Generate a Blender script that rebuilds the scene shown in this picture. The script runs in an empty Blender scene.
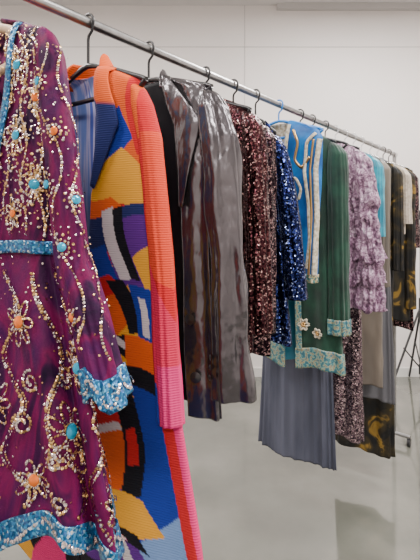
import bpy, math, random
import numpy as np
from mathutils import Vector
random.seed(4)
PI=math.pi
# ------------------------------------------------------------------ helpers
def new_mat(name):
    m=bpy.data.materials.new(name); m.use_nodes=True
    nt=m.node_tree; b=nt.nodes['Principled BSDF']
    return m,nt,b
def ramp(nt,stops,interp='LINEAR'):
    r=nt.nodes.new('ShaderNodeValToRGB'); cr=r.color_ramp; cr.interpolation=interp
    while len(cr.elements)<len(stops): cr.elements.new(.5)
    for e,(p,c) in zip(cr.elements,stops): e.position=p; e.color=c
    return r
def coords(nt,scale=(1,1,1),kind='Object'):
    t=nt.nodes.new('ShaderNodeTexCoord'); m=nt.nodes.new('ShaderNodeMapping')
    m.inputs['Scale'].default_value=scale
    nt.links.new(t.outputs[kind],m.inputs['Vector']); return m.outputs['Vector']
def cloth(name,stops,rough=.8,metal=0,nscale=8,ndist=0,stretch=(1,1,1),bump=(300,.2,(1,1,1)),bump2=None,sheen=0,spec=.3,interp='LINEAR',detail=3,attr=None):
    m,nt,b=new_mat(name); L=nt.links
    if attr:
        a=nt.nodes.new('ShaderNodeAttribute'); a.attribute_name=attr; L.new(a.outputs['Color'],b.inputs['Base Color'])
    elif len(stops)==1: b.inputs['Base Color'].default_value=stops[0][1]
    else:
        n=nt.nodes.new('ShaderNodeTexNoise'); n.inputs['Scale'].default_value=nscale; n.inputs['Detail'].default_value=detail
        n.inputs['Distortion'].default_value=ndist
        L.new(coords(nt,stretch),n.inputs['Vector']); r=ramp(nt,stops,interp); L.new(n.outputs['Fac'],r.inputs['Fac']); L.new(r.outputs['Color'],b.inputs['Base Color'])
    b.inputs['Roughness'].default_value=rough; b.inputs['Metallic'].default_value=metal
    b.inputs['Specular IOR Level'].default_value=spec
    b.inputs['Sheen Weight'].default_value=sheen
    prev=None
    for bp in (bump2,bump):
        if not bp: continue
        n=nt.nodes.new('ShaderNodeTexNoise'); n.inputs['Scale'].default_value=bp[0]; n.inputs['Detail'].default_value=3
        L.new(coords(nt,bp[2]),n.inputs['Vector'])
        u=nt.nodes.new('ShaderNodeBump'); u.inputs['Strength'].default_value=bp[1]; u.inputs['Distance'].default_value=bp[3] if len(bp)>3 else .002
        L.new(n.outputs['Fac'],u.inputs['Height'])
        if prev: L.new(prev,u.inputs['Normal'])
        prev=u.outputs['Normal']
    if prev: L.new(prev,b.inputs['Normal'])
    return m
def sequin_mat(name,stops,scale=150,tilt=.9,rough=.25,metal=.9):
    m,nt,b=new_mat(name); L=nt.links
    v=nt.nodes.new('ShaderNodeTexVoronoi'); v.inputs['Scale'].default_value=scale; L.new(coords(nt),v.inputs['Vector'])
    sep=nt.nodes.new('ShaderNodeSeparateColor'); L.new(v.outputs['Color'],sep.inputs['Color'])
    r=ramp(nt,stops); L.new(sep.outputs['Red'],r.inputs['Fac'])
    L.new(r.outputs['Color'],b.inputs['Base Color'])
    g=nt.nodes.new('ShaderNodeNewGeometry')
    s=nt.nodes.new('ShaderNodeVectorMath'); s.operation='SUBTRACT'; L.new(v.outputs['Color'],s.inputs[0]); s.inputs[1].default_value=(.5,.5,.5)
    sc=nt.nodes.new('ShaderNodeVectorMath'); sc.operation='SCALE'; L.new(s.outputs[0],sc.inputs[0]); sc.inputs['Scale'].default_value=tilt
    ad=nt.nodes.new('ShaderNodeVectorMath'); ad.operation='ADD'; L.new(g.outputs['Normal'],ad.inputs[0]); L.new(sc.outputs[0],ad.inputs[1])
    no=nt.nodes.new('ShaderNodeVectorMath'); no.operation='NORMALIZE'; L.new(ad.outputs[0],no.inputs[0]); L.new(no.outputs[0],b.inputs['Normal'])
    b.inputs['Roughness'].default_value=rough; b.inputs['Metallic'].default_value=metal
    return m
def plain(name,c,rough=.5,metal=0,**k):
    m,nt,b=new_mat(name); b.inputs['Base Color'].default_value=c; b.inputs['Roughness'].default_value=rough; b.inputs['Metallic'].default_value=metal
    for kk,vv in k.items(): b.inputs[kk.replace('_',' ')].default_value=vv
    return m
def link(o,parent=None):
    bpy.context.scene.collection.objects.link(o)
    if parent: o.parent=parent
    return o
def mesh_np(name,V,F,mats,parent=None,smooth=True,uv=None):
    me=bpy.data.meshes.new(name); me.from_pydata([tuple(map(float,v)) for v in V],[],[tuple(map(int,f)) for f in F])
    if smooth: me.polygons.foreach_set('use_smooth',[True]*len(me.polygons))
    for m in mats: me.materials.append(m)
    me.update()
    return link(bpy.data.objects.new(name,me),parent)
def tube(name,pts,r,mat,parent=None,cyclic=False,res=5):
    c=bpy.data.curves.new(name,'CURVE'); c.dimensions='3D'; c.bevel_depth=r; c.bevel_resolution=res; c.use_fill_caps=True
    groups=pts if isinstance(pts[0][0],(tuple,list)) else [pts]
    for g in groups:
        s=c.splines.new('POLY'); s.points.add(len(g)-1)
        for p,q in zip(s.points,g): p.co=(*q,1)
        s.use_cyclic_u=cyclic; s.use_smooth=True
    c.materials.append(mat)
    return link(bpy.data.objects.new(name,c),parent)
def box(name,lo,hi,mat,parent=None,bev=0):
    x0,y0,z0=lo;x1,y1,z1=hi
    V=[(x0,y0,z0),(x1,y0,z0),(x1,y1,z0),(x0,y1,z0),(x0,y0,z1),(x1,y0,z1),(x1,y1,z1),(x0,y1,z1)]
    F=[(0,3,2,1),(4,5,6,7),(0,1,5,4),(1,2,6,5),(2,3,7,6),(3,0,4,7)]
    o=mesh_np(name,V,F,[mat],parent,smooth=False)
    if bev:
        b=o.modifiers.new('b','BEVEL'); b.width=bev; b.segments=3
    return o
# ------------------------------------------------------------------ cloth surface
class Surf:
    def __init__(s,rows,folds=((5,.4),(9,.35),(15,.25)),amp=.02,top_amp=.1,dip=0,hem=0,seed=1,wr=0,wrs=30,power=1.2,sharp=False,zdrift=1.5,hemfn=None):
        R=np.array([tuple(r)+(0,)*(5-len(r)) for r in rows],float)
        s.zt=R[0,0]; s.zb=R[-1,0]; n=500; s.hemfn=hemfn
        zz=np.linspace(s.zt,s.zb,n); s.zz=-zz
        s.T=[]
        L=abs(s.zt-s.zb); k=max(3,int(.012/L*n)); ker=np.hanning(2*k+3)[1:-1]; ker/=ker.sum()
        for c in range(1,5):
            a=np.interp(-zz,-R[:,0],R[:,c]); h=len(ker)//2
            p=np.concatenate([2*a[0]-a[h:0:-1],a,2*a[-1]-a[-2:-h-2:-1]]); s.T.append(np.convolve(p,ker,'valid'))
        s.folds=folds;s.amp=amp;s.ta=top_amp;s.dip=dip;s.hem=hem;s.wr=wr;s.pw=power;s.sharp=sharp
        r=np.random.RandomState(seed); s.ph=r.rand(20)*6.28; s.q=(r.rand(20)-.5)*2*zdrift*2
        s.ws=[(r.randn()*wrs,r.randn()*wrs*.8,r.rand()*6.28,r.rand()*6.28) for _ in range(9)]
    def row(s,z):
        return [np.interp(-z,s.zz,t) for t in s.T]
    def phi_of(s,u,z):
        w,d,uc,vc=s.row(z); return np.arcsin(np.clip((u-uc)/np.maximum(w,1e-4),-1,1))
    def pos(s,phi,z,off=0.):
        phi=np.asarray(phi,float); z=np.asarray(z,float)
        w,d,uc,vc=s.row(z); w=np.maximum(w,.002); d=np.maximum(d,.002)
        t=np.clip((s.zt-z)/(s.zt-s.zb),0,1)
        f=0
        for i,(n,a) in enumerate(s.folds):
            x=n*phi+s.ph[i]+s.q[i]*z+.7*np.sin(2*phi+s.ph[i+5]+s.q[i+4]*z)
            y=np.sin(x)
            if s.sharp: y=1-2*np.abs(np.sin(x/2))
            f=f+a*y*(.65+.35*np.sin(3*z+s.ph[i+9]+phi))
        A=s.amp*(s.ta+(1-s.ta)*t**s.pw)*np.minimum(1,w/.04)
        disp=A*f
        if s.wr:
            g=0; p=phi*.5*(w+.04)
            for a,b,c,e in s.ws: g=g+np.sin(a*p*2+b*z+c+1.6*np.sin(.45*b*p*2-.5*a*z+e))
            disp=disp+s.wr*g/3*np.minimum(1,.3+t*3)*np.minimum(1,w/.03)
        nu=np.sin(phi)/w; nv=-np.cos(phi)/d; ln=np.sqrt(nu*nu+nv*nv)+1e-9; nu/=ln; nv/=ln
        u=uc+w*np.sin(phi)+nu*(disp+off); v=vc-d*np.cos(phi)+nv*(disp+off)
        zz=z-s.dip*np.maximum(0,np.cos(phi))*np.exp(-(s.zt-z)/.06)+s.hem*t**3*np.sin(3*phi+s.ph[15]+.8*np.sin(2*phi))
        if s.hemfn: zz=zz+s.hemfn(phi)*t**4
        return np.stack(np.broadcast_arrays(u,v,zz),-1)
def setcol(o,C):
    at=o.data.color_attributes.new('Col','FLOAT_COLOR','POINT')
    at.data.foreach_set('color',np.concatenate([C,np.ones((len(C),1))],1).astype(np.float32).reshape(-1))
def build(name,S,mats,parent,nphi=140,nz=110,gap=None,thick=.003,colfn=None,z0=None,z1=None,off=0):
    z0=S.zt if z0 is None else z0; z1=S.zb if z1 is None else z1
    tt=np.linspace(0,1,nz); z=z0+(z1-z0)*tt
    if gap:
        gz=[-g[0] for g in gap]
        gl=np.interp(-z,gz,[g[1] for g in gap]); gr=np.interp(-z,gz,[g[2] for g in gap])
        p0=S.phi_of(gr,z); p1=2*PI+S.phi_of(gl,z)
        a=np.linspace(0,1,nphi)
    else:
        p0=np.zeros(nz)-PI; p1=p0+2*PI; a=np.linspace(0,1,nphi,endpoint=False)
    PH=p0[:,None]+(p1-p0)[:,None]*a[None,:]; Z=np.repeat(z[:,None],nphi,1)
    P=S.pos(PH,Z,off).reshape(-1,3)
    F=[]; nc=nphi if not gap else nphi-1
    for i in range(nz-1):
        for j in range(nc):
            k=(j+1)%nphi; F.append((i*nphi+j,(i+1)*nphi+j,(i+1)*nphi+k,i*nphi+k))
    o=mesh_np(name,P,F,mats,parent)
    if colfn: setcol(o,colfn(P[:,0],P[:,2],np.cos(PH.reshape(-1))))
    m=o.modifiers.new('s','SOLIDIFY'); m.thickness=thick; m.offset=-1
    if len(mats)>1: m.material_offset=1
    return o
def ribbon(name,S,pts,width,mat,parent,off=.004,raise_=.002,step=.006,n=5):
    pts=np.array(pts,float); seg=np.r_[0,np.cumsum(np.hypot(*np.diff(pts,axis=0).T))]
    m=max(3,int(seg[-1]/step)); q=np.linspace(0,seg[-1],m)
    x=np.interp(q,seg,pts[:,0]); y=np.interp(q,seg,pts[:,1])
    k=np.array([1,2,3,2,1])/9.
    if m>8:
        x,y=np.convolve(np.pad(x,2,'edge'),k,'valid'),np.convolve(np.pad(y,2,'edge'),k,'valid')
    tx=np.gradient(x);ty=np.gradient(y);l=np.hypot(tx,ty)+1e-9; nx,ny=-ty/l,tx/l
    V=[];F=[]
    wd=width if np.ndim(width) else [width,width]
    ww=np.interp(q,np.linspace(0,seg[-1],len(wd)),wd)
    for j in range(n):
        s=(j/(n-1)-.5); uu=x+nx*ww*s; zz=y+ny*ww*s
        V.append(S.pos(S.phi_of(uu,zz),zz,off+raise_*(1-(2*s)**2)))
    V=np.array(V).reshape(-1,3)
    for j in range(n-1):
        for i in range(m-1): F.append((j*m+i,j*m+i+1,(j+1)*m+i+1,(j+1)*m+i))
    o=mesh_np(name,V,F,[mat],parent); sm=o.modifiers.new('s','SOLIDIFY'); sm.thickness=.002; sm.offset=0
    return o
def patch(name,S,left,right,mats,parent,off=.008,n=14,m=30,curl=.004,colfn=None):
    left=np.array(left,float);right=np.array(right,float)
    def rs(p):
        seg=np.r_[0,np.cumsum(np.hypot(*np.diff(p,axis=0).T))];q=np.linspace(0,seg[-1],m)
        return np.interp(q,seg,p[:,0]),np.interp(q,seg,p[:,1])
    lx,ly=rs(left);rx,ry=rs(right);V=[];F=[]
    for j in range(n):
        t=j/(n-1); uu=lx+(rx-lx)*t; zz=ly+(ry-ly)*t
        V.append(S.pos(S.phi_of(uu,zz),zz,off*(.3+.7*min(1,4*t))*1.0+curl*math.sin(PI*t)))
    V=np.array(V).reshape(-1,3)
    for j in range(n-1):
        for i in range(m-1): F.append((j*m+i,j*m+i+1,(j+1)*m+i+1,(j+1)*m+i))
    o=mesh_np(name,V,F,mats,parent)
    if colfn: setcol(o,colfn(V[:,0],V[:,2],np.ones(len(V))))
    sm=o.modifiers.new('s','SOLIDIFY'); sm.thickness=.004; sm.offset=0
    return o
def sequins(name,S,phi,z,size,mats,parent,off=.005,tilt=.35,dome=.25,sides=7,midx=None):
    phi=np.array(phi,float);z=np.array(z,float);N=len(phi)
    P=S.pos(phi,z,off); Q=S.pos(phi+.01,z,off); R=S.pos(phi,z-.002,off)
    n=np.cross(Q-P,R-P); n/=np.linalg.norm(n,axis=1)[:,None]+1e-9
    r=np.random.RandomState(N); base=S.pos(phi,z,off+.01)-P
    sg=np.sign((n*base).sum(1)); n*=sg[:,None]; n+=r.randn(N,3)*tilt*.5; n/=np.linalg.norm(n,axis=1)[:,None]
    a=np.cross(n,[0,0,1.]); a/=np.linalg.norm(a,axis=1)[:,None]+1e-9; b=np.cross(n,a)
    sz=np.array(size)*np.ones(N)
    V=[];F=[];MI=[]
    for i in range(N):
        k=len(V); V.append(P[i]+n[i]*sz[i]*dome)
        for j in range(sides):
            t=2*PI*j/sides; V.append(P[i]+(a[i]*math.cos(t)+b[i]*math.sin(t))*sz[i])
        for j in range(sides): F.append((k,k+1+j,k+1+(j+1)%sides)); MI.append(0 if midx is None else midx[i])
    o=mesh_np(name,V,F,mats,parent,smooth=dome>.4)
    o.data.polygons.foreach_set('material_index',MI)
    return o
def sleeve(side,x0,z0,x1,z1,w,d,v0=0,v1=0,wt=None,cuffw=None):
    wt=wt or w; cw=cuffw or w
    L=z1-z0
    return [(z0,.006,.006,side*(x0-.02),v0),(z0-.012,wt*.5,d*.7,side*(x0-.008),v0),(z0-.045,wt*.85,d,side*(x0+.004),v0),
            (z0-.11,w,d,side*(x0+(x1-x0)*.3),v0),(z0+L*.6,w*.95,d*.95,side*(x0+(x1-x0)*.75),v0+(v1-v0)*.6),(z1,cw,d*cw/w,side*x1,v1)]
# ------------------------------------------------------------------ base materials
black_plastic=plain('black_plastic',(.012,.012,.014,1),.35)
chrome=plain('chrome',(.62,.62,.62,1),.22,1)
rail_m=cloth('brushed_rail',[(.3,(.28,.28,.28,1)),(.7,(.40,.40,.40,1))],rough=.32,metal=1,nscale=30,bump=None)
gold=plain('gold_metal',(.55,.34,.14,1),.3,1)
silver_seq=plain('silver_sequin',(.66,.56,.54,1),.22,1)
turq_gem=plain('turquoise_gem',(.01,.30,.48,1),.08,.2)
amber_gem=plain('amber_gem',(.75,.16,.02,1),.08,.3)
wood=cloth('hanger_wood',[(.3,(.5,.33,.2,1)),(.7,(.62,.45,.3,1))],rough=.5,nscale=20,stretch=(1,1,8))
clear=plain('clear_plastic',(.9,.92,.95,1),.08,0,Transmission_Weight=.85)
# ------------------------------------------------------------------ garment frames
RZ=1.9; ANG=-math.atan2(.603,.798)
def frame(name,Yr,rot=0):
    e=bpy.data.objects.new(name,None); e.empty_display_size=.1
    e.location=(.756*Yr-.93,Yr,RZ); e.rotation_euler=(0,0,ANG+math.radians(rot)); link(e); return e
def hanger(p,top=-.07,half=.19,drop=.06,mat=black_plastic,r=.0035,bar=True,hookmat=None):
    h=[(math.cos(math.radians(170-i*13))*.0165,0,math.sin(math.radians(170-i*13))*.0165) for i in range(17)]
    h=h+[(.012,0,-.02),(.002,0,-.028),(0,0,-.036),(0,0,top)]
    tube('hook',h,.0030,hookmat or mat,p)
    s=[(-half,0,top-drop),(-half*.93,0,top-drop+.006),(-half*.5,0,top-drop*.42),(-.02,0,top-.003),(0,0,top),(.02,0,top-.003),(half*.5,0,top-drop*.42),(half*.93,0,top-drop+.006),(half,0,top-drop)]
    g=[s]
    if bar: g.append([(-half,0,top-drop),(-half*.9,0,top-drop-.012),(half*.9,0,top-drop-.012),(half,0,top-drop)])
    tube('shoulder_bar',g,r*1.5,mat,p)
def body(top,shw,shdrop,rows,nw=.06):
    return [(top,nw,.02),(top-shdrop*.35,nw+(shw-nw)*.45,.024),(top-shdrop*.8,nw+(shw-nw)*.88,.028),(top-shdrop-.02,shw,.032)]+rows
# ================================================================== A : purple sequinned tunic
A=frame('purple_sequinned_tunic',.72)
hanger(A,-.085,.2,.075,wood,.005,True,chrome)
purple=cloth('purple_tiedye',[(.30,(.006,.001,.014,1)),(.42,(.032,.001,.032,1)),(.53,(.115,.0015,.045,1)),(.61,(.070,.0015,.045,1)),(.75,(.016,.001,.042,1))],rough=.6,nscale=14,ndist=1.6,stretch=(1,1,.45),bump=(350,.3,(1,1,1)),bump2=(25,.9,(1,1,.3),.007),spec=.15)
purple_in=cloth('purple_lace_lining',[(.4,(.03,.003,.03,1)),(.5,(.12,.010,.07,1)),(.6,(.22,.04,.13,1))],rough=.6,nscale=60,bump=(150,.4,(1,1,1)))
turq=sequin_mat('turquoise_beading',[(0,(.008,.05,.16,1)),(.6,(.012,.14,.30,1)),(.87,(.08,.28,.44,1)),(1,(.6,.6,.6,1))],360,.7,.3,.5)
SA=Surf(body(-.09,.205,.06,[(-.3,.215,.045),(-.45,.22,.045),(-.55,.255,.06),(-.7,.30,.075),(-.85,.34,.085)],.07),folds=((4,.35),(7,.55),(12,.45),(19,.3)),amp=.034,hem=.014,seed=3,wr=.002,
    hemfn=lambda p:.06*np.exp(-((p-.98)/.38)**2))
gapA=[(-.09,-.0,.14),(-.2,.02,.135),(-.3,.06,.12),(-.42,.10,.103),(-.91,.10,.102)]
build('tunic_body',SA,[purple,purple_in],A,300,160,gap=gapA)
SAs=Surf([(-.135,.006,.006,.185,0),(-.147,.014,.012,.195,0),(-.18,.022,.017,.205,0),(-.3,.026,.019,.225,0),(-.45,.026,.019,.255,0),(-.54,.028,.02,.295,-.0),(-.62,.031,.02,.328,-.0)],amp=.009,seed=5,wr=.0015,hem=.008)
build('sleeve_right',SAs,[purple],A,120,110)
SAl=Surf(sleeve(-1,.205,-.14,.30,-.62,.04,.03,-.005,-.01),amp=.012,seed=6)
build('sleeve_left',SAl,[purple],A,70,60)
build('cuff_right',SAs,[turq],A,120,14,z0=-.588,z1=-.622,off=.003)
build('cuff_left',SAl,[turq],A,70,8,z0=-.575,z1=-.622,off=.004)
build('hem_band',SA,[turq],A,300,16,z0=-.815,z1=-.852,off=.004,gap=gapA)
build('waist_band',SA,[turq],A,200,6,z0=-.438,z1=-.456,off=.005,gap=gapA)
ribbon('placket_left',SA,[(.03,-.25),(.06,-.33),(.085,-.43)],.045,turq,A)
ribbon('placket_right',SA,[(.145,-.12),(.145,-.2),(.135,-.3),(.118,-.43)],.012,turq,A)
R0=.22
ph=[];zz=[];sz=[];gems=[]
def addpath(fx,n,s=.0024):
    for i in range(n):
        p,z=fx(i/(n-1)); ph.append(p/R0); zz.append(z); sz.append(s*random.uniform(.7,1.15))
def flower(p,z,R,k=7,ks=20):
    for j in range(k):
        a0=2*PI*j/k
        for i in range(ks):
            t=i/ks*2*PI; al=R*(.62+.36*math.cos(t)); ac=R*.17*math.sin(t)
            ph.append((p+al*math.cos(a0)-ac*math.sin(a0))/R0); zz.append(z+al*math.sin(a0)+ac*math.cos(a0)); sz.append(.0017)
    for i in range(14):
        t=i/14*2*PI; ph.append((p+math.cos(t)*R*.25)/R0); zz.append(z+math.sin(t)*R*.25); sz.append(.0022)
    gems.append((p,z,R*.16))
def scroll(p,z,R,turns=1.4,dirn=1,a0=0):
    n=int(R*2*PI*turns/.0055)
    for i in range(n):
        t=i/n; a=a0+dirn*t*turns*2*PI; rr=R*(1-.75*t); ph.append((p+rr*math.cos(a))/R0); zz.append(z+rr*math.sin(a)); sz.append(.0022)
def wav(p0,z0,z1,amp,fr,phs,slope=0,dbl=True):
    L=abs(z1-z0); n=int(L/.0038)
    addpath(lambda t:(p0+slope*t+amp*math.sin(fr*t*2*PI+phs)*(1),z0+(z1-z0)*t),n)
    if dbl: addpath(lambda t:(p0+.006+slope*t+amp*math.sin(fr*t*2*PI+phs),z0+(z1-z0)*t),n,.0017)
for p0 in np.arange(-.25,.62,.085):
    wav(p0,-.48-.03*random.random(),-.805,.022,random.uniform(1.7,2.6),random.random()*6,random.uniform(-.02,.03))
for p0 in np.arange(.17,.6,.055):
    wav(p0,-.14,-.43,.011,2.6,random.random()*6,0,False)
for k in range(40):
    scroll(random.uniform(-.2,.6),random.uniform(-.79,-.50),random.uniform(.014,.024),1.5,random.choice((-1,1)),random.random()*6)
for p0,z0,R in [(.2,-.55,.035),(.33,-.60,.033),(.28,-.69,.04),(.14,-.66,.033),(.42,-.72,.038),(.1,-.76,.03),(.2,-.77,.03),(-.05,-.6,.035),(-.15,-.7,.035),(.5,-.6,.03),(.36,-.77,.028),
               (.2,-.19,.03),(.27,-.24,.026),(.2,-.29,.03),(.26,-.36,.03),(.19,-.40,.024),(.33,-.3,.024)]:
    flower(p0,z0,R)
r=np.random.RandomState(2)
for _ in range(1000):
    ph.append(r.uniform(-1.2,3)); zz.append(r.uniform(-.81,-.12)); sz.append(r.uniform(.001,.0018))
for _ in range(500):
    ph.append(r.uniform(.6,1.45)); zz.append(r.uniform(-.42,-.13)); sz.append(r.uniform(.0013,.0022))
okm=[i for i in range(len(ph)) if (ph[i]>SA.phi_of(.112,zz[i]) or ph[i]<.1)]
ph=[ph[i] for i in okm];zz=[zz[i] for i in okm];sz=[sz[i] for i in okm]
mi=[0 if random.random()<.5 else 1 for _ in ph]
sequins('sequin_embroidery',SA,ph,zz,sz,[silver_seq,gold],A,off=.004,midx=mi,tilt=.6)
sequins('gemstones',SA,[g[0]/R0 for g in gems],[g[1] for g in gems],[g[2]*1.5 for g in gems],[turq_gem,amber_gem],A,off=.005,dome=.6,sides=12,tilt=0,midx=[0 if i%3 else 1 for i in range(len(gems))])
ph=[];zz=[];sz=[]
for k in range(4):
    for i in range(110):
        t=i/109; ph.append(-2.2+k*1.3+.5*math.sin(t*15+k)); zz.append(-.17-.40*t); sz.append(.002)
ga=[(-.1,-.22),(.7,-.29),(-.3,-.36),(.4,-.44),(-.2,-.53),(1.4,-.38)]
for c in ga:
    for i in range(44):
        a=i/44*2*PI*2; rr=.009+.007*(i%2); ph.append(c[0]+math.cos(a)*rr/.026); zz.append(c[1]+math.sin(a)*rr); sz.append(.002)
for _ in range(260): ph.append(r.uniform(-3,3)); zz.append(r.uniform(-.57,-.17)); sz.append(.0015)
sequins('sleeve_sequins',SAs,ph,zz,sz,[silver_seq,gold],A,off=.003,midx=[0 if random.random()<.5 else 1 for _ in ph],tilt=.6)
sequins('sleeve_gems',SAs,[g[0] for g in ga],[g[1] for g in ga],[.006]*6,[turq_gem,amber_gem],A,off=.004,dome=.6,sides=12,tilt=0,midx=[0,1,0,0,1,0])
hb=[r.uniform(-.9,3.6) for _ in range(420)]
sequins('hem_beads',SA,hb,[-.833+.011*math.sin(x*14)+r.uniform(-.003,.003) for x in hb],.0024,[silver_seq],A,off=.009,tilt=.3)
cb=[r.uniform(-3,3) for _ in range(110)]
sequins('cuff_beads',SAs,cb,[-.605+.01*math.sin(x*5) for x in cb],.002,[silver_seq],A,off=.006,tilt=.3)
# ================================================================== B : patchwork print coat
B=frame('patchwork_print_coat',.895)
hanger(B,-.09,.17,.06,black_plastic)
RED=(.48,.018,.022);ORG=(.62,.095,.018);YEL=(.68,.32,.03);BLK=(.008,.008,.012);WHT=(.55,.50,.52);PUR=(.09,.018,.20);BLU=(.012,.035,.27);PNK=(.62,.03,.16);NAV=(.014,.022,.10);LBL=(.16,.27,.52)
def inpoly(u,z,P):
    ins=np.zeros(len(u),bool); n=len(P); j=n-1
    for i in range(n):
        xi,yi=P[i];xj,yj=P[j]
        c=((yi>z)!=(yj>z))&(u<(xj-xi)*(z-yi)/((yj-yi)+1e-12)+xi); ins^=c; j=i
    return ins
def colB(u,z,c):
    C=np.zeros((len(u),3))
    rs=np.random.RandomState(8); sites=rs.rand(90,2)*[.8,1.2]+[-.4,-1.2]
    pal=[BLU,ORG,YEL,BLK,LBL,PUR,RED,NAV,PNK,BLK,ORG,BLU]
    uu=u+.010*np.sin(z*25);z2=z+.012*np.sin(u*30)
    D=(uu[:,None]-sites[None,:,0])**2*2.2+(z2[:,None]-sites[None,:,1])**2*.8
    C[:]=np.array(pal)[np.argmin(D,1)%len(pal)]
    f=c>-.05
    def P(col,poly): C[inpoly(uu,z2,poly)&f]=col
    P(ORG,[(.0,-.05),(.3,-.05),(.3,-.3),(.1,-.34),(.0,-.3)])
    P(BLU,[(.06,-.22),(.13,-.20),(.15,-.27),(.08,-.31)])
    P(RED,[(.135,-.05),(.3,-.05),(.3,-.36),(.15,-.30)])
    P(YEL,[(.0,-.31),(.12,-.28),(.2,-.37),(.16,-.40),(.09,-.37),(.0,-.36)])
    P(ORG,[(.0,-.355),(.10,-.365),(.14,-.40),(.0,-.41)])
    P(NAV,[(.0,-.40),(.25,-.385),(.25,-.47),(.0,-.46)])
    P(PUR,[(.10,-.42),(.25,-.40),(.25,-.54),(.12,-.54)])
    P(WHT,[(.085,-.385),(.11,-.385),(.15,-.53),(.125,-.53)])
    P(BLK,[(.11,-.39),(.13,-.39),(.17,-.53),(.15,-.53)])
    P(BLU,[(.0,-.46),(.10,-.45),(.12,-.53),(.0,-.53)])
    P(YEL,[(.16,-.49),(.2,-.46),(.24,-.53),(.18,-.55)])
    P(RED,[(-.1,-.52),(.10,-.51),(.14,-.56),(-.1,-.57)])
    P(ORG,[(-.1,-.56),(.12,-.55),(.15,-.60),(.11,-.65),(-.1,-.64)])
    P(BLK,[(.09,-.52),(.13,-.53),(.18,-.62),(.15,-.63)])
    P(BLU,[(.14,-.54),(.26,-.54),(.25,-.635),(.17,-.63)])
    P(WHT,[(.16,-.56),(.175,-.56),(.195,-.625),(.18,-.625)])
    st=inpoly(uu,z2,[(.04,-.63),(.15,-.63),(.18,-.75),(.05,-.76)])&f
    k=(np.floor((z+.5*u)/.014)%4).astype(int); C[st]=np.array([BLK,YEL,BLK,WHT])[k[st]]
    P(ORG,[(.14,-.63),(.25,-.63),(.25,-.69),(.16,-.69)])
    P(BLK,[(.155,-.685),(.25,-.68),(.25,-.72),(.17,-.73)])
    P(BLU,[(.17,-.72),(.30,-.71),(.28,-.86),(.19,-.92)])
    P(RED,[(.0,-.75),(.12,-.75),(.16,-.79),(.0,-.80)])
    P(WHT,[(.0,-.79),(.13,-.785),(.15,-.81),(.0,-.82)])
    P(ORG,[(-.1,-.81),(.14,-.80),(.18,-.86),(.15,-.91),(-.1,-.90)])
    P(BLK,[(.13,-.75),(.17,-.73),(.195,-.9),(.16,-.92)])
    P(RED,[(.145,-.80),(.165,-.79),(.175,-.85),(.155,-.86)])
    P(YEL,[(.05,-.90),(.2,-.905),(.25,-.94),(.2,-.97),(.05,-.96)])
    P(BLK,[(.05,-.955),(.2,-.965),(.22,-.985),(.05,-.98)])
    P(PUR,[(.05,-.98),(.2,-.985),(.24,-1.03),(.05,-1.04)])
    P(WHT,[(.15,-.985),(.175,-.985),(.2,-1.03),(.175,-1.03)])
    P(BLK,[(.05,-1.035),(.27,-1.02),(.28,-1.2),(.05,-1.2)])
    sp=u-(.195+.13*np.clip((-z-.6)/.5,0,1.2))
    C[(sp>-.012)&f&(z<-.76)]=RED
    C[(sp>.008)&(z<-.76)]=PNK
    return C
patchm=cloth('patchwork_print',[],attr='Col',rough=.8,spec=.15,bump=(1,.5,(900,60,60),.0015))
nt=patchm.node_tree; wv=nt.nodes.new('ShaderNodeTexWave'); wv.inputs['Scale'].default_value=75; wv.bands_direction='Z' 
nt.links.new(coords(nt,(.25,1,1)),wv.inputs['Vector'])
for n in nt.nodes:
    if n.type=='BUMP': nt.links.new(wv.outputs['Fac'],n.inputs['Height']); n.inputs['Distance'].default_value=.0015;n.inputs['Strength'].default_value=.4
# striped pale lining seen in the neck opening
lining=cloth('striped_lavender_lining',[(.40,(.06,.10,.40,1)),(.5,(.45,.42,.60,1)),(.6,(.16,.24,.55,1))],rough=.6,nscale=30,stretch=(2.5,1,.06))
SB=Surf(body(-.105,.165,.05,[(-.3,.175,.03),(-.5,.20,.035),(-.75,.25,.04),(-.95,.295,.05),(-1.15,.325,.055)],.055),amp=.014,seed=11,hem=.01,folds=((4,.5),(7,.5),(11,.3)))
gapB=[(-.105,-.055,.05),(-.2,-.035,.068),(-.30,-.02,.07),(-.36,.02,.05),(-1.15,.03,.032)]
build('coat_body',SB,[patchm,lining],B,460,400,gap=gapB,colfn=colB)
SBs=Surf(sleeve(1,.157,-.15,.236,-.76,.024,.022,-.0,-.005,cuffw=.026),amp=.005,seed=12,wr=.001)
def colBs(u,z,c):
    C=np.zeros((len(u),3)); C[:]=RED
    edge=.157+.079*np.clip((-z-.15)/.62,0,1)
    C[(z>-.26)&(u<edge+.004)]=ORG
    C[(u>edge+.008-.02*np.clip((-z-.3)/.5,0,1))&(z<-.25)&(z>-.5-.8*(u-edge))]=(.60,.055,.025)
    C[(z<-.48-3*(u-edge))&(u>edge-.006)]=(.55,.022,.07)
    C[(z<-.66)&(u>edge)]=PNK
    C[(z<-.69)&(u<edge-.004)]=BLU
    return C
build('sleeve_right',SBs,[patchm],B,130,240,colfn=colBs)
SBl=Surf(sleeve(-1,.165,-.15,.23,-.76,.035,.03),amp=.01,seed=13)
build('sleeve_left',SBl,[patchm],B,70,90,colfn=lambda u,z,c:colBs(-u,z,c))
def flat(col):
    return lambda u,z,c:np.tile(np.array(col),(len(u),1))
patch('lapel_right',SB,[(.05,-.11),(.068,-.2),(.06,-.34)],[(.085,-.115),(.115,-.19),(.125,-.23),(.068,-.35)],[patchm],B,colfn=lambda u,z,c:np.where((z+.3*(u-.05)<-.175)[:,None],np.array(NAV),np.array(ORG)))
patch('lapel_left',SB,[(-.055,-.11),(-.035,-.2),(.0,-.34)],[(-.085,-.115),(-.12,-.21),(-.02,-.35)],[patchm],B,colfn=flat(RED))
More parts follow.
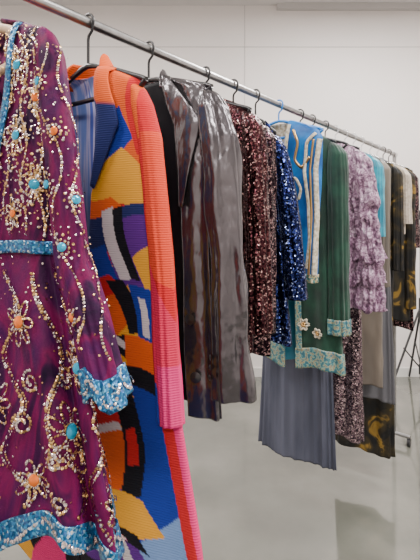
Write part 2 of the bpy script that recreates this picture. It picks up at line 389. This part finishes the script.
build('collar_back',Surf([(-.075,.05,.035),(-.125,.085,.045)],amp=0),[patchm],B,80,12,gap=[(-.07,-.049,.049),(-.13,-.07,.07)],colfn=flat(ORG),thick=.005)
# ================================================================== C : silver lame blazer
Cc=frame('silver_lame_blazer',1.035)
hanger(Cc,-.075,.19,.05,black_plastic)
lame=cloth('silver_lame',[(.35,(.085,.077,.084,1)),(.65,(.125,.115,.123,1))],rough=.25,metal=.8,nscale=6,bump=(500,.05,(1,1,1)),bump2=(15,.9,(1,1,.6),.018),spec=.8,detail=1)
blackin=cloth('black_lining',[(1,(.004,.004,.006,1))],rough=.8,bump=(40,.4,(1,1,.2)),spec=.15)
SC=Surf(body(-.078,.195,.05,[(-.3,.195,.035),(-.5,.195,.035),(-.7,.21,.04),(-.83,.22,.045)],.055),amp=.020,seed=21,wr=.003,wrs=20,folds=((3,.4),(6,.5),(11,.4),(17,.2)),top_amp=.3)
gapC=[(-.078,-.06,.06),(-.2,-.05,.105),(-.4,-.06,.125),(-.7,-.06,.138),(-.83,-.06,.15)]
build('blazer_body',SC,[lame,blackin],Cc,260,220,gap=gapC)
SCi=Surf([(-.09,.05,.01,.02,0),(-.13,.145,.016,.01),(-.4,.165,.018,.0),(-.78,.165,.018,.0)],amp=.006,seed=22)
build('lining_panel',SCi,[blackin],Cc,90,80)
SCs=Surf(sleeve(1,.190,-.125,.243,-.775,.038,.038,.003,.005,wt=.034,cuffw=.042),amp=.013,top_amp=.6,seed=23,wr=.005,wrs=28,folds=((4,.5),(7,.4),(11,.3)))
build('sleeve_right',SCs,[lame,blackin],Cc,160,220)
SCl=Surf(sleeve(-1,.185,-.125,.235,-.775,.045,.045),amp=.012,seed=24,wr=.003)
build('sleeve_left',SCl,[lame,blackin],Cc,80,100)
patch('lapel_right',SC,[(.06,-.085),(.105,-.2),(.125,-.38)],[(.085,-.09),(.14,-.15),(.178,-.2),(.135,-.385)],[lame],Cc,off=.010)
patch('lapel_left',SC,[(-.06,-.085),(-.05,-.2),(-.06,-.38)],[(-.085,-.09),(-.135,-.16),(-.15,-.2),(-.07,-.385)],[lame],Cc,off=.010)
build('collar_back',Surf([(-.058,.045,.035),(-.11,.085,.045)],amp=0),[lame],Cc,80,12,gap=[(-.05,-.044,.044),(-.13,-.07,.07)],thick=.005)
sequins('buttons',SC,SC.phi_of(np.array([.158,.172]),np.array([-.62,-.74])),[-.62,-.74],[.012,.012],[black_plastic],Cc,off=.012,tilt=0,sides=16,dome=.35)
sequins('cuff_buttons',SCs,[-.5,-.5,-.5],[-.69,-.71,-.73],[.006]*3,[black_plastic],Cc,off=.004,tilt=0,sides=12,dome=.35)
# ================================================================== generic top builder
def top_garment(name,Yr,m,zt,shw,zb,wb,slz,slx,sw=.05,seed=1,rot=0,neck=.06,lining=None,gap=None,hang=black_plastic,amp=.013,wr=.0015,folds=((4,.5),(7,.4),(12,.3)),half=None,dep=.035,res=1,sl=True,hem=.01,cuffw=None,sharp=False,wrs=30,uc=0):
    p=frame(name,Yr,rot); hanger(p,zt,half or shw,.05,hang)
    rows=body(zt-.005,shw,.05,[(zt-.3*(zt-zb),shw,dep*.9,uc*.3),(zt-.6*(zt-zb),(shw+wb)/2,dep,uc*.7),(zb,wb,dep*1.15,uc)],min(neck,shw*.5))
    S=Surf(rows,amp=amp,seed=seed,wr=wr,dip=.05 if not gap else 0,folds=folds,hem=hem,sharp=sharp,wrs=wrs)
    ms=[m]+([lining] if lining else [])
    build('body',S,ms,p,int(170*res),int(130*res),gap=gap)
    R=None
    if sl:
        R=Surf(sleeve(1,shw+.003,zt-.05,slx,slz,sw,min(dep,sw),-.0,-.005,cuffw=cuffw),amp=amp*.6,top_amp=.4,seed=seed+1,wr=wr*1.3,wrs=wrs)
        build('sleeve_right',R,ms,p,int(90*res),int(110*res))
        Q=Surf(sleeve(-1,shw+.003,zt-.05,slx,slz,sw,min(dep,sw),cuffw=cuffw),amp=amp*.6,seed=seed+2,wr=wr)
        build('sleeve_left',Q,ms,p,60,70)
    return p,S,R
maroon=sequin_mat('maroon_sequin',[(0,(.012,.003,.005,1)),(.6,(.040,.009,.013,1)),(.88,(.11,.038,.04,1)),(1,(.5,.32,.30,1))],270,.6)
navyseq=sequin_mat('navy_sequin',[(0,(.002,.003,.012,1)),(.6,(.006,.010,.06,1)),(.9,(.03,.05,.2,1)),(1,(.4,.5,.8,1))],220,.7)
D,SD,_=top_garment('maroon_sequin_top',1.212,maroon,-.075,.15,-.76,.15,-.70,.178,.034,31)
bk=sequin_mat('black_maroon_sequin',[(0,(.004,.002,.004,1)),(.7,(.02,.006,.011,1)),(1,(.4,.25,.25,1))],240,.6)
D2,_,_=top_garment('brown_beaded_jacket',1.325,bk,-.08,.11,-.80,.13,-.74,.115,.030,35)
E,SE,_=top_garment('navy_sequin_dress',1.43,navyseq,-.085,.075,-.80,.13,-.66,.152,.032,41,neck=.04)
# ================================================================== F : blue vest with braid
blue=cloth('royal_blue_satin',[(.4,(.003,.07,.26,1)),(.6,(.005,.15,.45,1))],rough=.45,nscale=12,spec=.35,bump2=(18,.6,(1,1,.5),.006))
cream=cloth('cream_braid',[(.4,(.34,.29,.2,1)),(.6,(.6,.55,.45,1))],rough=.7,nscale=90,bump=(400,.6,(1,1,1)))
brocade=sequin_mat('gold_teal_brocade',[(0,(.02,.09,.10,1)),(.4,(.06,.22,.22,1)),(.7,(.38,.28,.12,1)),(1,(.6,.5,.35,1))],170,.5,.4,.4)
F_,SF,_=top_garment('blue_braided_vest',1.56,blue,-.06,.168,-.62,.15,0,0,sl=False,seed=51,gap=[(-.06,-.05,.05),(-.3,-.01,.01),(-.62,-.005,.005)],lining=cream,hang=plain('blue_plastic',(.02,.2,.6,1),.3),dep=.03)
ribbon('braid_front',SF,[(.055,-.08),(.04,-.2),(.015,-.31),(.012,-.59)],.012,cream,F_)
ribbon('braid_scroll_1',SF,[(.03,-.58),(.07,-.53),(.09,-.45),(.07,-.37),(.045,-.33),(.05,-.28),(.08,-.27),(.1,-.31),(.09,-.35)],.008,cream,F_)
ribbon('braid_scroll_2',SF,[(.12,-.58),(.13,-.48),(.125,-.36),(.11,-.25),(.12,-.15),(.15,-.12)],.010,cream,F_)
ribbon('braid_scroll_3',SF,[(.07,-.1),(.09,-.15),(.075,-.21),(.1,-.24),(.13,-.2)],.008,gold,F_)
ribbon('braid_armhole',SF,[(.16,-.14),(.148,-.24),(.15,-.4),(.14,-.6)],.014,cream,F_)
ribbon('braid_armhole_gold',SF,[(.142,-.14),(.13,-.24),(.135,-.4),(.125,-.6)],.006,gold,F_)
build('hem_trim',SF,[brocade],F_,120,6,z0=-.595,z1=-.622,off=.004,gap=[(-.5,-.005,.005),(-.63,-.005,.005)])
# ================================================================== G : green velvet jacket
velvet=cloth('green_velvet',[(.4,(.002,.018,.011,1)),(.6,(.005,.042,.024,1))],rough=.7,nscale=10,sheen=.2,bump2=(22,.8,(1,1,.3),.006))
mint=cloth('teal_gold_trim',[(.40,(.015,.09,.13,1)),(.47,(.05,.19,.20,1)),(.52,(.20,.31,.25,1)),(.57,(.32,.22,.09,1)),(.65,(.03,.12,.16,1))],rough=.45,nscale=85,spec=.5,bump=(120,.6,(1,1,1)))
gapG=[(-.07,-.07,.03),(-.3,-.05,0),(-.6,-.05,-.01),(-.99,-.04,0.0)]
G,SG,RG=top_garment('green_velvet_jacket',1.70,velvet,-.075,.145,-.985,.185,-.84,.158,.038,61,gap=gapG,lining=plain('teal_lining',(.02,.2,.3,1),.5),amp=.020)
build('hem_trim',SG,[mint],G,170,12,z0=-.91,z1=-.987,off=.005,gap=gapG)
build('cuff_trim_right',RG,[mint],G,80,10,z0=-.785,z1=-.842,off=.004)
ribbon('front_trim_right',SG,[(.04,-.1),(.02,-.3),(.005,-.6),(.015,-.92)],.026,mint,G)
ribbon('front_trim_left',SG,[(-.08,-.1),(-.065,-.3),(-.06,-.6),(-.055,-.92)],.026,mint,G)
for i,(x,y,R) in enumerate([(.035,-.82,.024),(-.085,-.84,.024),(.09,-.85,.02)]):
    pts=[(x+math.cos(t)*R*(.72+.28*math.cos(6*t)),y+math.sin(t)*R*(.72+.28*math.cos(6*t))) for t in np.linspace(0,2*PI,60)]
    ribbon('rosette_%d'%i,SG,pts,.006,cream,G,off=.009,step=.003)
    pts=[(x+math.cos(t)*R*.28,y+math.sin(t)*R*.28) for t in np.linspace(0,2*PI,20)]
    ribbon('rosette_core_%d'%i,SG,pts,.008,gold,G,off=.010,step=.003)
# ================================================================== skirts & others
denim=cloth('slate_blue_cotton',[(.4,(.05,.055,.08,1)),(.6,(.08,.086,.12,1))],rough=.85,nscale=14,stretch=(1,1,.2))
K=frame('slate_pleated_skirt',1.79)
hanger(K,-.07,.15,.05,black_plastic)
SK=Surf([(-.62,.12,.025,-.06),(-.66,.125,.028,-.06),(-.9,.155,.035,-.07),(-1.42,.18,.04,-.075)],amp=.016,seed=71,folds=((11,.4),(17,.5),(25,.3)),hem=.006,sharp=True)
build('skirt',SK,[denim],K,300,90)
build('waistband',SK,[denim],K,120,6,z0=-.62,z1=-.66,off=.004)
tube('hanging_loops',[[(-.12,0,-.11),(-.15,0,-.63)],[(.05,0,-.10),(.06,0,-.63)]],.003,denim,K)
lilac=cloth('lilac_crinkle_satin',[(.35,(.07,.03,.065,1)),(.48,(.22,.11,.19,1)),(.62,(.44,.30,.40,1))],rough=.32,nscale=42,ndist=2.2,spec=.7,bump2=(50,1,(1,1,.6),.014))
seqlil=sequin_mat('mauve_floral_sequin',[(0,(.03,.02,.03,1)),(.5,(.13,.08,.10,1)),(1,(.45,.34,.36,1))],200,.5)
H,SH,RH=top_garment('lilac_crinkle_blouse',1.905,lilac,-.07,.15,-.80,.15,-.79,.20,.045,81,wr=.007,wrs=50,cuffw=.06,amp=.022,res=1.4)
for z0 in (-.5,-.6,-.7):
    build('ruffle_%d'%int(-z0*10),Surf([(z0,.045,.032,.185),(z0-.09,.062,.045,.192)],amp=.014,seed=int(-z0*100),folds=((7,.6),(11,.5)),hem=.014,top_amp=.4),[lilac],H,120,16)
top_garment('mauve_sequin_gown',2.0,seqlil,-.08,.12,-1.41,.13,-.6,.13,.035,83,sl=False,amp=.014,hang=clear)
taupe=cloth('taupe_satin',[(.4,(.10,.085,.07,1)),(.6,(.18,.15,.12,1))],rough=.45,nscale=8,stretch=(1,1,.2))
cyan=cloth('cyan_satin',[(.4,(.0,.16,.24,1)),(.6,(.01,.30,.40,1))],rough=.35,nscale=15,spec=.6)
grey=cloth('grey_chiffon',[(.4,(.08,.08,.09,1)),(.6,(.13,.13,.14,1))],rough=.7,nscale=10,stretch=(1,1,.1))
creamk=cloth('cream_knit',[(.4,(.38,.32,.26,1)),(.6,(.5,.44,.36,1))],rough=.8,nscale=60)
bg=cloth('black_gold_tiedye',[(.44,(.006,.006,.006,1)),(.56,(.03,.022,.008,1)),(.62,(.22,.13,.02,1)),(.70,(.05,.03,.008,1))],rough=.6,nscale=8,ndist=1,interp='LINEAR')
top_garment('cyan_satin_top',2.10,cyan,-.08,.15,-.55,.15,-.5,.16,.03,93,hang=clear)
top_garment('taupe_satin_dress',2.20,taupe,-.08,.15,-1.25,.14,-.75,.15,.03,94,hang=clear)
top_garment('grey_chiffon_skirt',2.30,grey,-.15,.14,-1.36,.165,0,0,sl=False,seed=95,hang=clear,folds=((11,.4),(17,.4)),amp=.016)
top_garment('black_gold_tiedye_dress',2.42,bg,-.08,.14,-1.72,.16,-.7,.15,.03,92,hang=clear,amp=.02,uc=-.04)
top_garment('cream_knit_top',2.53,creamk,-.08,.15,-.5,.15,-.45,.16,.03,96,hang=clear)
top_garment('black_gold_tunic',2.63,bg,-.08,.15,-1.02,.15,-.95,.155,.03,97)
top_garment('black_sequin_dress',2.73,bk,-.08,.14,-1.1,.15,-.6,.15,.03,98)
# ================================================================== rack
rack=bpy.data.objects.new('garment_rack',None); link(rack); rack.location=(.756*1.6-.93,1.6,0); rack.rotation_euler=(0,0,ANG)
s0=(.35-1.6)/.798; s1=(2.86-1.6)/.798
tube('hanging_rail',[(0,s0,RZ),(0,s1,RZ)],.011,rail_m,rack,res=8)
tube('uprights',[[(0,s0+.02,.06),(0,s0+.02,RZ)],[(0,s1-.02,.06),(0,s1-.02,RZ)]],.012,rail_m,rack,res=8)
tube('feet',[[(-.25,s0+.02,.06),(.2,s0+.02,.06)],[(-.3,s1-.02,.06),(.1,s1-.02,.06)]],.012,rail_m,rack,res=8)
tube('end_collars',[[(0,s0-.005,RZ),(0,s0+.045,RZ)],[(0,s1-.045,RZ),(0,s1+.005,RZ)]],.016,chrome,rack,res=8)
tube('casters',[[(x-.01,y,.024),(x+.01,y,.024)] for x,y in ((-.24,s0+.02),(.19,s0+.02),(-.29,s1-.02),(.09,s1-.02))],.024,black_plastic,rack,res=8)
tube('caster_stems',[[(x,y,.03),(x,y,.06)] for x,y in ((-.24,s0+.02),(.19,s0+.02),(-.29,s1-.02),(.09,s1-.02))],.006,chrome,rack)
# ================================================================== room
wallm=cloth('painted_wall',[(.4,(.73,.685,.66,1)),(.6,(.76,.715,.69,1))],rough=.45,nscale=1.2,bump=(60,.05,(1,1,1)))
seamm=plain('wall_seam',(.50,.48,.47,1),.7)
ceilm=plain('ceiling_paint',(.62,.60,.59,1),.8)
fm,nt,b=new_mat('polished_concrete'); L=nt.links
n=nt.nodes.new('ShaderNodeTexNoise'); n.inputs['Scale'].default_value=1.8; n.inputs['Detail'].default_value=8; L.new(coords(nt),n.inputs['Vector'])
rr=ramp(nt,[(.3,(.085,.09,.076,1)),(.5,(.125,.128,.108,1)),(.7,(.19,.187,.162,1))]); L.new(n.outputs['Fac'],rr.inputs['Fac']); L.new(rr.outputs['Color'],b.inputs['Base Color'])
r2=ramp(nt,[(.38,(.02,.02,.02,1)),(.62,(.16,.16,.16,1))]); L.new(n.outputs['Fac'],r2.inputs['Fac']); L.new(r2.outputs['Color'],b.inputs['Roughness'])
b.inputs['Specular IOR Level'].default_value=.7; b.inputs['Coat Weight'].default_value=.6; b.inputs['Coat Roughness'].default_value=.03; b.inputs['Coat IOR'].default_value=1.5
X0,X1,Y0,Y1,H=-3.2,3.4,-3,4.0,3.45
box('floor',(X0,Y0,-.1),(X1,Y1,0),fm)
box('ceiling',(X0,Y0,H),(X1,Y1,H+.1),ceilm)
box('wall_back',(X0,Y1,0),(X1,Y1+.1,H),wallm)
box('wall_left',(X0-.1,Y0,0),(X0,Y1,H),wallm)
box('wall_right',(X1,Y0,0),(X1+.1,Y1,H),wallm)
box('wall_front',(X0,Y0-.1,0),(X1,Y0,H),wallm)
box('baseboard_back',(X0,Y1-.015,0),(X1,Y1,.08),plain('baseboard_paint',(.6,.59,.57,1),.5))
box('trim_1',(X0,Y1-.004,3.06),(X1,Y1,3.066),seamm)
box('trim_2',(.32,Y1-.004,.08),(.325,Y1,H),seamm)
box('trim_3',(.62,Y1-.05,3.40),(X1,Y1,3.45),seamm)
# ================================================================== light stand (tripod)
st=bpy.data.objects.new('light_stand_tripod',None); st.location=(1.78,3.62,0); link(st)
sm=plain('stand_black',(.015,.015,.017,1),.4)
tube('column',[(0,0,.12),(0,0,1.5)],.014,sm,st); tube('upper_column',[(0,0,1.5),(0,0,2.15)],.009,sm,st)
legs=[];br=[]
for k in range(3):
    a=math.radians(200+120*k); legs.append([(0,0,.75),(math.cos(a)*.36,math.sin(a)*.36,.012)]); br.append([(0,0,.2),(math.cos(a)*.19,math.sin(a)*.19,.4)])
tube('legs',legs,.009,sm,st); tube('braces',br,.006,sm,st)
tube('clamps',[[(0,0,.7),(0,0,.8)],[(0,0,1.46),(0,0,1.54)],[(0,0,.16),(0,0,.24)]],.022,sm,st)
# ================================================================== lights
def area(name,loc,sx,sy,e,rot=(0,0,0),col=(1,.955,.92)):
    l=bpy.data.lights.new(name,'AREA'); l.shape='RECTANGLE'; l.size=sx; l.size_y=sy; l.energy=e; l.color=col
    o=bpy.data.objects.new(name,l); o.location=loc; o.rotation_euler=rot; link(o); return o
frm=plain('lamp_frame',(.8,.8,.8,1),.4)
for i,(x,y,e) in enumerate([(-1.6,2.1,90),(1.5,2.5,130),(-1.6,.2,80),(1.4,.3,145),(0,-1.8,100)]):
    area('ceiling_lamp',(x,y,H-.07),1.3,.35,e)
    box('ceiling_lamp_housing',(x-.68,y-.2,H-.05),(x+.68,y+.2,H),frm,None,.01)
w=bpy.data.worlds.new('World'); bpy.context.scene.world=w; w.use_nodes=True
w.node_tree.nodes['Background'].inputs[0].default_value=(.9,.9,.92,1); w.node_tree.nodes['Background'].inputs[1].default_value=.3
# ================================================================== camera
c=bpy.data.cameras.new('Camera'); c.sensor_fit='VERTICAL'; c.sensor_height=36; c.lens=430/560*36; c.shift_y=-65/560; c.clip_start=.02
co=bpy.data.objects.new('Camera',c); co.location=(0,0,1.5); co.rotation_euler=(PI/2,0,0); link(co); bpy.context.scene.camera=co
